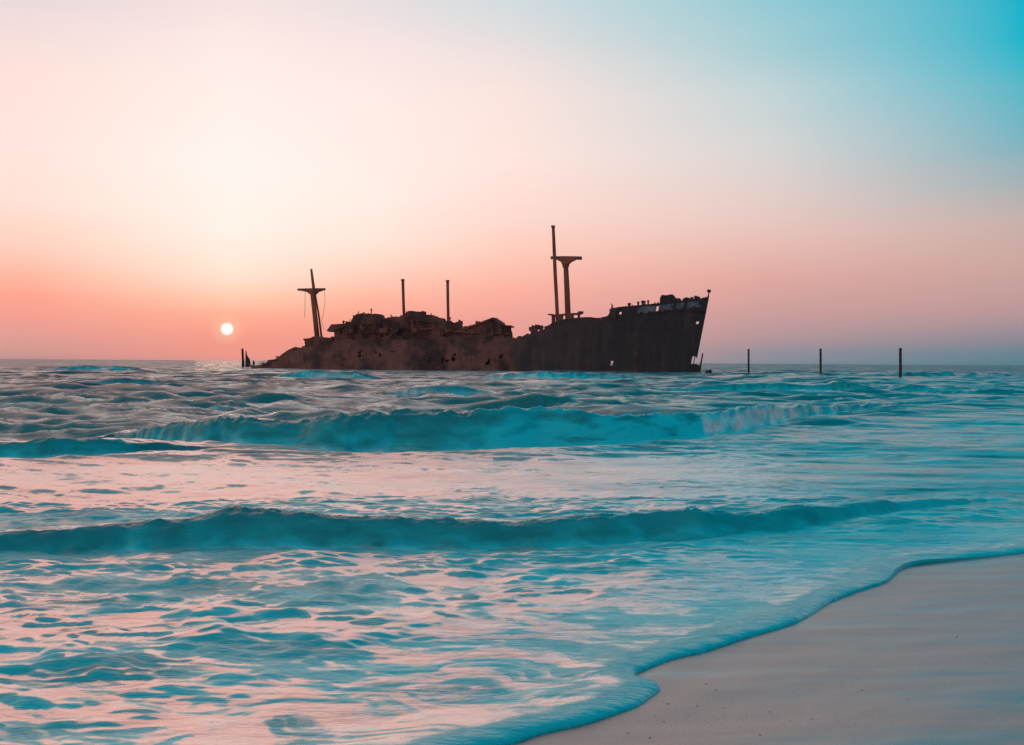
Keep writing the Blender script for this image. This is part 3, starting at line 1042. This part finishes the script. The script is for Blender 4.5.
# torn plate sticking out over the stern
Shape().prism([(q[0], q[2]) for q in (SL(275.5, 356.2, -3), SL(279, 356.6, -3), SL(283, 354, -3), SL(290, 349.4, -3), SL(291, 353, -3), SL(284, 357.4, -3), SL(279, 358, -3), SL(276, 357.6, -3))], -3, -1).build("torn_plate", M_RUST, ship)

# posts, vents and torn plates standing on the upperworks
for px, top, foot, w in ((371.2, 308.6, 315, 1.1), (343.4, 320.6, 326, 1.6), (358.2, 311.4, 315, .8), (363.6, 312, 315, 1.0), (425.6, 312.4, 316, .9), (431, 313.2, 317, .8), (390.8, 314.6, 318, .9), (459.2, 319.6, 324, 1.2)):
    q0, q1 = SL(px, foot, -3.2), SL(px + .2, top, -3.2)
    r = w / 2 * PXM(px, top, -3.2)
    st = Shape().tube([q0, q0 * .35 + q1 * .65, q0 * .3 + q1 * .7, q1], [r, r, r * 1.7, r * 1.5], 8)
    st.build("vent_pipe", M_RUST, ship)
for k in range(34):
    px = _tj.uniform(338, 500)
    top = np.interp(px, [338, 343, 353, 380, 386, 404, 408, 420, 430, 444, 460, 466, 492, 502], [328, 325.5, 316, 314, 318, 316.6, 311.4, 312, 315, 320, 324, 327, 318.4, 325])
    q0 = SL(px, top + 3, -4.7)
    q1 = SL(px + _tj.uniform(-1.2, 1.2), top - abs(_tj.gauss(0, 1.0)) - 0.2, -4.7)
    if k % 2:
        Shape().tube([q0, q1], [_tj.uniform(.08, .14), .07], 6).build("stanchion", M_RUST, ship)
    else:
        c_ = (q0 + q1) / 2
        Shape().box(c_, (_tj.uniform(.4, 1.3), .12, max(q1[2] - q0[2], .3)), _tj.uniform(-.3, .3), _tj.uniform(-.5, .5)).build("plate_shard", M_RUST, ship)
# what is left of deck edges, stringers and frames on the gutted upperworks
for pa, pb in (((344, 333.5), (382, 332)), ((352, 325), (381, 323.6)), ((384, 328), (443, 329.6)), ((406, 319.6), (441, 322.6)), ((445, 331), (466, 332)), ((466, 333.6), (510, 334.2)), ((384, 337.4), (462, 337.8))):
    n_ = 9
    bm_pts = [SL(pa[0] + (pb[0] - pa[0]) * k / n_, pa[1] + (pb[1] - pa[1]) * k / n_ + _tj.uniform(-.35, .35), -5.35) for k in range(n_ + 1)]
    Shape().tube(bm_pts, [_tj.uniform(.12, .24) for _ in bm_pts], 4).build("deck_edge", M_MAST if pa[0] % 2 else M_RUST, ship)
for px in (347, 352.5, 357, 364, 369.4, 376, 386, 392, 397.6, 402, 408, 413, 418.4, 425, 431, 437, 448, 455, 469, 474.6, 481, 487, 493, 499, 505):
    top = float(np.interp(px, [345, 353, 380, 384, 404, 408, 420, 442, 460, 466, 492, 505], [328, 319, 317, 320, 319, 313.6, 314, 320.6, 327, 329, 322, 327]))
    Shape().tube([SL(px + _tj.uniform(-.4, .4), 339, -5.2), SL(px + _tj.uniform(-1, 1), top + _tj.uniform(.5, 4), -5.2)], [.15, .13], 4).build("frame_rib", M_RUST, ship)
hh = Shape().prism([(q[0], q[2]) for q in (SL(500.6, 325.0, -5.3), SL(508.8, 325.2, -5.3), SL(511.6, 326.6, -5.3), (SL(511.0, 327.6, -5.3)), SL(500.4, 326.2, -5.3))], -5.3, -3.4)
hh.build("torn_plate", M_RUST, ship)
Shape().prism([(q[0], q[2]) for q in (SL(463.6, 328.6, -5.4), SL(476, 323.6, -5.4), SL(492.4, 317.4, -5.4), SL(501, 323.0, -5.4), SL(500.4, 324.4, -5.4), SL(492.4, 319.6, -5.4), SL(477, 325, -5.4), SL(464, 330, -5.4))], -5.4, -2.8).build("gable_roof", M_RUST, ship)

# --- aft mast
leg = Shape().tube(*mast([(317.6, 341), (315, 316), (312.2, 291)], -0.6, (5.2, 4.8, 4.6)), 10)
leg.build("mast_leg", M_MAST, ship, True)
leg = Shape().tube(*mast([(322, 341), (318.6, 314), (314.6, 291)], 0.9, (2.2, 2.0, 1.8)), 8)
leg.build("mast_leg", M_MAST, ship, True)
tm = Shape().tube(*mast([(314.2, 292), (312.6, 280), (311.2, 269)], 0, (3.2, 2.8, 2.2)), 8).build("topmast", M_MAST, ship, True)
ct = Shape()
a, b = SL(297.8, 289.6), SL(325.2, 289.2)
ct.tube([a, SL(311, 289.6), b], [.26, .34, .26], 8)
ct.prism([(q[0], q[2]) for q in (SL(300, 290.6), SL(323, 290.3), SL(318, 292.0), SL(315.5, 294.5), SL(310.8, 294.5), (SL(307.6, 292)))], -.5, .5)
ct.build("crosstree", M_MAST, ship)
for path, w in (([(305.2, 290.5), (305.0, 304), (304.8, 318)], .045), ([(324.6, 290), (325.0, 303), (323.6, 312), (321.6, 321), (324, 330)], .04)):
    Shape().tube([SL(px, py, .2) for px, py in path], [w] * len(path), 6).build("stay_wire", M_MAST, ship)

# --- two lone king posts amidships
for path in ([(402.8, 279.6), (403.4, 300), (404.4, 326)], [(447.6, 280.6), (447.9, 302), (448.6, 334)]):
    kp = Shape().tube(*mast(path, -0.5, (2.9, 2.8, 3.0)), 10).build("king_post", M_MAST, ship, True)
    (x, y, z), r = mast(path[:1], -0.5, (2.9,))[0][0], mast(path[:1], -0.5, (2.9,))[1][0]
    Shape().tube([(x, y, z - .25), (x, y, z + .12)], [r * 1.3, r * 1.25], 10).build("cap", M_MAST, kp)
Shape().prism([(q[0], q[2]) for q in (SL(449, 319), SL(451.5, 317.2), SL(451.8, 318.6), SL(449.4, 321))], -.6, -.3).build("bracket", M_MAST, ship)

# --- fore mast: tall topmast and stout post with a broad crosstree
Shape().tube(*mast([(557.6, 322), (556.6, 300), (555.2, 275), (554.2, 250), (553.2, 226.6)], -.8, (3.6, 3.6, 3.6, 3.4, 3.0)), 10).build("topmast", M_MAST, ship, True)
x, y, z = SL(553.1, 226.4, -.8)
Shape().tube([(x, y, z - .25), (x, y, z + .2)], [.42, .42], 10).build("mast_cap", M_MAST, ship)
Shape().tube(*mast([(568.2, 322), (567, 290), (565.6, 262)], .4, (5.9, 5.6, 5.0)), 12).build("mast_post", M_MAST, ship, True)
Shape().tube(*mast([(565.9, 267), (565.6, 264)], .4, (7.0, 7.0)), 12).build("mast_band", M_MAST, ship)
ct = Shape()
ct.tube([SL(551, 257.8), SL(566, 257.4), SL(581.6, 258.2)], [.34, .30, .40], 8)
ct.prism([(q[0], q[2]) for q in (SL(555, 257.4), SL(579.5, 257.8), SL(575, 260), SL(570.4, 262.4), SL(568.4, 264.6), SL(562.8, 264.6), SL(561.5, 262), SL(557, 259.8))], -.55, .55)
ct.build("crosstree", M_MAST, ship)

# --- mast house: thin platform on uprights, sky showing between them
wh = Shape()
wh.prism([(q[0], q[2]) for q in (SL(546.6, 314.4, -3), SL(549.6, 313.6, -3), SL(556, 314.6, -3), SL(566, 313.2, -3), SL(577, 312.8, -3), SL(579.2, 311, -3), SL(581.6, 311.2, -3), SL(580.2, 314, -3), SL(577, 314.6, -3), SL(566, 315.2, -3), SL(552, 316, -3))], -3, -1.2)
pl = wh.build("mast_house_roof", M_RUST, ship)
for x0, x1 in ((551.4, 554.4), (556.6, 562.4), (566.0, 573.0), (577.4, 579.2)):
    Shape().prism([(q[0], q[2]) for q in (SL(x0, 323, -3), SL(x0, 314.8, -3), SL(x1, 314.4, -3), SL(x1, 323, -3))], -2.9, -2.3).build("upright", M_RUST, pl)
rub = Shape()
for _ in range(34):
    px = rs.uniform(528, 606)
    top = np.interp(px, [528, 534, 550, 556, 604], [333, 329, 325.5, 320.6, 318.4])
    q = SL(px, top + rs.uniform(0.2, 3), rs.uniform(-6, -3))
    rub.box(q, (rs.uniform(.3, 1.6), rs.uniform(.1, .5), rs.uniform(.2, .9)), rs.uniform(-.5, .5), rs.uniform(-.4, .4))
for px, py in ((531.6, 328.6), (534, 327.4), (537.6, 326.6), (541, 327.6)):
    rub.box(SL(px, py, -5), (1.1, .5, .8), rs.uniform(-.4, .4), rs.uniform(-.4, .4))
rub.build("deck_wreckage", M_RUST, ship)["kind"] = "stuff"

# --- forecastle: pale flaked bulwark, bitts, windlass, jackstaff
blw = []
for px in np.linspace(638, 703, 40):
    t_i = int(np.argmin([abs(project(SW((tp[0], -tp[1], tp[2])))[0] - px) for tp in tops]))
    blw.append(tops[t_i])
vs, fs = [], []
for k, (x, hb, zs, zp) in enumerate(blw):
    dz = 1.25 + .35 * math.sin(k * 1.9) * math.sin(k * .7)
    vs += [(x, -hb - .14, zs - .25), (x, -hb - .24, zs - .25), (x - SLOPE * dz, -hb - .24, zs - .25 - dz), (x - SLOPE * dz, -hb - .14, zs - .25 - dz)]
for k in range(len(blw) - 1):
    if k in (11, 12, 22, 28, 29):
        continue
    a_, b_ = 4 * k, 4 * k + 4
    fs += [[a_, b_, b_ + 1, a_ + 1], [a_ + 1, b_ + 1, b_ + 2, a_ + 2], [a_ + 2, b_ + 2, b_ + 3, a_ + 3], [a_ + 3, b_ + 3, b_, a_], [a_, a_ + 1, a_ + 2, a_ + 3], [b_, b_ + 3, b_ + 2, b_ + 1]]
Shape().add(vs, fs).build("bulwark_paint", M_PALE, ship)
rail = [(tp[0], -tp[1], tp[2] + .05) for tp, t in zip(tops, ts) if t < 28.6][::2]
Shape().tube(rail, [.14] * len(rail), 6).build("rail", M_DARK, ship)


def bitt(px, top, w, foot):
    s = Shape()
    y = -4.5
    r = w / 2 * PXM(px, top, y)
    b0, b1 = SL(px, foot + 2, y), SL(px, top, y)
    s.tube([b0, b0 * .3 + b1 * .7, b0 * .28 + b1 * .72, b1], [r * .8, r * .75, r * 1.15, r * 1.05], 10)
    s.build("bitt", M_DARK, ship)


for px, top, w, foot in ((629.3, 303.0, 3.2, 307), (638.2, 301.6, 2.2, 306), (642.6, 300.6, 2.8, 305.4), (644.6, 300.8, 2.0, 305), (648.2, 300.2, 2.0, 305)):
    bitt(px, top, w, foot)
Shape().tube([SL(611, 309.5, -6.6), SL(612.2, 305.6, -6.6), SL(611, 303.4, -6.6), SL(613.2, 306, -6.6)], [.12, .12, .1, .1], 6).build("bent_stanchion", M_DARK, ship)
for px in np.linspace(613, 706, 30):
    if 658 < px < 681 and int(px) % 2:
        continue
    row = float(np.interp(px, SHX, SHY))
    yy = -6.5 if px < 665 else -6.5 + (px - 665) / 41 * 5.5
    q0, q1 = SL(px, row + 1.5, yy), SL(px + _tj.uniform(-.5, .5), row - _tj.uniform(.6, 2.4), yy)
    Shape().tube([q0, q1], [.15, .12], 6).build("rail_post", M_DARK, ship)
wl = Shape()
wl.prism([(q[0], q[2]) for q in (SL(659.6, 304, -3.5), SL(660, 297.4, -3.5), SL(662, 294.8, -3.5), SL(666, 295.2, -3.5), SL(671.4, 294.2, -3.5), SL(673.4, 296.6, -3.5), SL(674.6, 298.4, -3.5), SL(678.6, 298, -3.5), SL(680.2, 302, -3.5))], -3.5, -1.6)
wl.build("windlass_house", M_DARK, ship)
ff = Shape()
for px, top in ((684, 299.0), (686.4, 298.0), (689, 298.4), (692, 297.8), (695.6, 296.4), (697.4, 297), (701, 299)):
    q = SL(px, top + 1.4, -1.6)
    ff.box(q, (rs.uniform(.4, .7), .6, rs.uniform(.7, 1.0)), rs.uniform(-.4, .4), rs.uniform(-.3, .3))
    ff.box(q - np.array([0, 0, .6]), (.9, .8, .7))
ff.build("deck_fittings", M_DARK, ship)
st = Shape().tube([STEM_TOP + np.array([-.15, 0, -.4]), SL(708.6, 294.5), SL(709.2, 290.6)], [.22, .12, .1], 8).build("jackstaff", M_DARK, ship)
x, y, z = SL(709.0, 291)
Shape().tube([(x, y, z - .35), (x, y, z - .2), (x, y, z + .2), (x, y, z + .32)], [.18, .40, .42, .2], 10).build("lantern", M_DARK, st)
z_hi, z_lo = SL(700, 357.4)[2], SL(700, 364.6)[2]
sb = Shape()
sb.tube([(stem_x(z) - .02, 0, z) for z in np.linspace(z_hi - .1, STEM_TOP[2] + .1, 8)], [.15] * 8, 8)
sb.tube([(stem_x(z) - .35, -.1, z) for z in np.linspace(-1.5, z_hi + .3, 5)], [.10, .1, .09, .08, .09], 8)
sb.build("stem_bar", M_DARK, ship)
Shape().prism([(q[0], q[2]) for q in (SL(686, 366, -.5), SL(692, 365.2, -.5), SL(696, 364.2, -.5), SL(699.4, 366, -.5), SL(699.6, 372, -.5), SL(699, 379, -.5), SL(686, 381, -.5))], -.5, .5).build("forefoot", M_DARK, ship)
Shape().prism([(q[0], q[2]) for q in (SL(609.6, 318, -8.3), SL(609.6, 309.0, -8.3), SL(613, 308.4, -8.3), SL(617, 308.2, -8.3), SL(615, 319, -8.3))], -8.45, -8.25).build("side_plate", M_HULL, ship)
Shape().tube([SL(699.4, 375.5, -.7), SL(700.6, 365, -.7), SL(702.8, 353.4, -.7)], [.20, .18, .15], 8).build("bent_rod", M_DARK, ship)
for px, b0, b1 in ((635.4, 352, 377), (657.2, 318, 327)):
    q0, q1 = SL(px, b0, -8.35), SL(px, b1, -8.35)
    if px > 650:
        continue
    Shape().tube([q0, q1], [.28, .3], 8).build("fender_post", M_RUST, ship)

# ------------------------------------------------------------------ posts in the sea
def sea_post(px, top, foot, w_px, Y=None, lean=0.0, ragged=True):
    base = on_level(px, foot)
    Yd = base[1] if Y is None else Y
    b_ = at_depth(px, foot, Yd)
    t_ = at_depth(px + lean, top, Yd)
    r = w_px / 2 * Yd / F
    root = bpy.data.objects.new("mooring_post", None)
    COL.objects.link(root)
    root.location = (b_[0], b_[1], 0)
    L = t_[2]
    dx = t_[0] - b_[0]
    s = Shape()
    zs = [-1.5, 0, L * .35, L * .7, L * .93]
    s.tube([(dx * z / L, 0.02 * math.sin(z * 2), z) for z in zs], [r * 1.06, r * 1.04, r, r * .95, r * .93], 12, .04)
    s.build("shaft", M_WOOD, root, True)
    Shape().tube([(dx * z / L, 0, z) for z in (L * .93, L * .96, L * 1.0)], [r * 1.12, r * 1.15, r * .8], 12).build("cap", M_WOOD, root)
    Shape().tube([(dx * .78, 0, L * .765), (dx * .8, 0, L * .80)], [r * 1.1, r * 1.1], 12).build("band", M_DARK, root)
    return root


thing(sea_post(748.6, 349, 372.5, 2.0, 230), "dark round post standing in the sea, the one nearest the ship's bow", "post", "posts standing in the sea off the bow")
thing(sea_post(820.6, 348.6, 375, 2.3, 205), "dark round post in the sea, middle one of the three off the bow", "post", "posts standing in the sea off the bow")
thing(sea_post(900.4, 348.0, 377, 2.8, 180), "thickest dark post in the sea, farthest of the three from the ship's bow", "post", "posts standing in the sea off the bow")


def stump(name, path, w, Y):
    p = [at_depth(px, py, Y) for px, py in path]
    o = np.array([p[0][0], p[0][1], 0])
    s = Shape()
    s.tube([q - o for q in p], [k / 2 * Y / F for k in w], 9, .12)
    ob = s.build(name, M_DARK, None)
    ob.location = o
    return ob


thing(stump("broken_post", [(243.2, 367), (242.8, 358), (242.4, 348.6)], (3.0, 2.4, 2.2), 300), "tall narrow broken post rising from the sea just off the wreck's sunken stern", "post")
so = stump("wreck_stump", [(248.2, 367), (247.6, 360), (246.3, 355.4), (245.9, 350.6)], (6.0, 4.4, 1.8, .8), 300)
thing(so, "short jagged leaning stump of wreckage beside the tall broken post off the stern", "wreckage")
thing(stump("wreck_fragment", [(253.4, 366), (253.8, 362.5), (253.6, 360.4)], (2.2, 1.8, 1.0), 300), "tiny dark wreck fragment awash between the leaning stump and the ship's stern", "wreckage")
fr = Shape()
q = at_depth(708.5, 375.6, 232)
fr.box((0, 0, 0.05), (1.1, .5, .5), .3, .2).box((.35, .1, .25), (.5, .3, .5), -.2, -.4)
o = fr.build("wreck_fragment", M_DARK)
o.location = (q[0], q[1], max(q[2], 0.1))
thing(o, "small dark lump of wreckage awash just ahead of the ship's bow", "wreckage")

# ------------------------------------------------------------------ bits washed up on the sand
M_PEB, N = new_mat("dark_shell")
tc = N.n('ShaderNodeTexCoord')
nn = N.n('ShaderNodeTexNoise', i_Scale=60.0, i_Detail=3.0)
N.l(tc.outputs['Object'], nn.inputs['Vector'])
pp = N.n('ShaderNodeBsdfPrincipled')
N.l(N.ramp(nn.outputs[0], [(.3, (.05, .04, .038, 1)), (.7, (.15, .115, .10, 1))]), pp.inputs['Base Color'])
pp.inputs['Roughness'].default_value = .5
oo = N.n('ShaderNodeOutputMaterial')
N.l(pp.outputs[0], oo.inputs[0])


def pebble_mesh(seed):
    bm = bmesh.new()
    bmesh.ops.create_icosphere(bm, subdivisions=2, radius=1.0)
    r_ = random.Random(seed)
    k = [r_.uniform(-1, 1) for _ in range(6)]
    for v in bm.verts:
        n = 1 + .22 * math.sin(3 * v.co.x + k[0] * 3) * math.cos(2.5 * v.co.y + k[1] * 3) + .12 * k[2] * v.co.x * v.co.y
        v.co = Vector((v.co.x * n, v.co.y * n * (.6 + .2 * k[3]), v.co.z * .38 * n))
    me = bpy.data.meshes.new("pebble")
    bm.to_mesh(me)
    bm.free()
    for p in me.polygons:
        p.use_smooth = True
    me.materials.append(M_PEB)
    return me


PMS = [pebble_mesh(s) for s in range(4)]
rp = random.Random(21)
spots = [(679, 688), (702, 697), (716, 690), (688, 716), (724, 708), (741, 718), (668, 704), (655, 716), (697, 706), (733, 698), (790, 721), (812, 719), (838, 722), (846, 725), (770, 712), (664, 722), (676, 731),
         (640, 722), (712, 726), (706, 684), (972, 614), (957, 637), (890, 612), (897, 614), (943, 670), (862, 690), (908, 700), (760, 735), (628, 733), (650, 738)]
for i, (px, py) in enumerate(spots):
    g = on_level(px, py)
    for _ in range(4):
        z = float(sand_z(np.array([g[0]]), np.array([g[1]]))[0])
        g = on_level(px, py, z)
    o = link("pebble", PMS[i % 4])
    s = rp.uniform(.003, .0065)
    o.scale = (s * rp.uniform(1, 1.8), s, s)
    o.rotation_euler = (0, 0, rp.uniform(0, 6.28))
    o.location = (g[0], g[1], z + s * .12)
    thing(o, "tiny dark pebble or shell bit lying on the wet sand", "pebble", "dark bits scattered on the wet sand")

# ------------------------------------------------------------------ the evening haze
HZ = Shape().box((0, 0, 17.0), (5400, 5400, 46.0))
M_HZ, N = new_mat("evening_haze")
vol = N.n('ShaderNodeVolumePrincipled')
vol.inputs['Color'].default_value = (0.95, 0.80, 0.76, 1)
vol.inputs['Density'].default_value = 0.00006
vol.inputs['Anisotropy'].default_value = 0.35
oo = N.n('ShaderNodeOutputMaterial')
N.l(vol.outputs[0], oo.inputs['Volume'])
hz = HZ.build("haze", M_HZ)
hz['kind'] = 'stuff'

# ------------------------------------------------------------------ render settings
scene.view_settings.view_transform = 'Standard'
scene.view_settings.look = 'None'
scene.view_settings.gamma = 1.0
scene.view_settings.exposure = 0.0
scene.view_settings.use_curve_mapping = False
scene.cycles.use_denoising = True
scene.cycles.max_bounces = 4
scene.cycles.diffuse_bounces = 2
scene.cycles.glossy_bounces = 3
scene.cycles.sample_clamp_indirect = 4.0
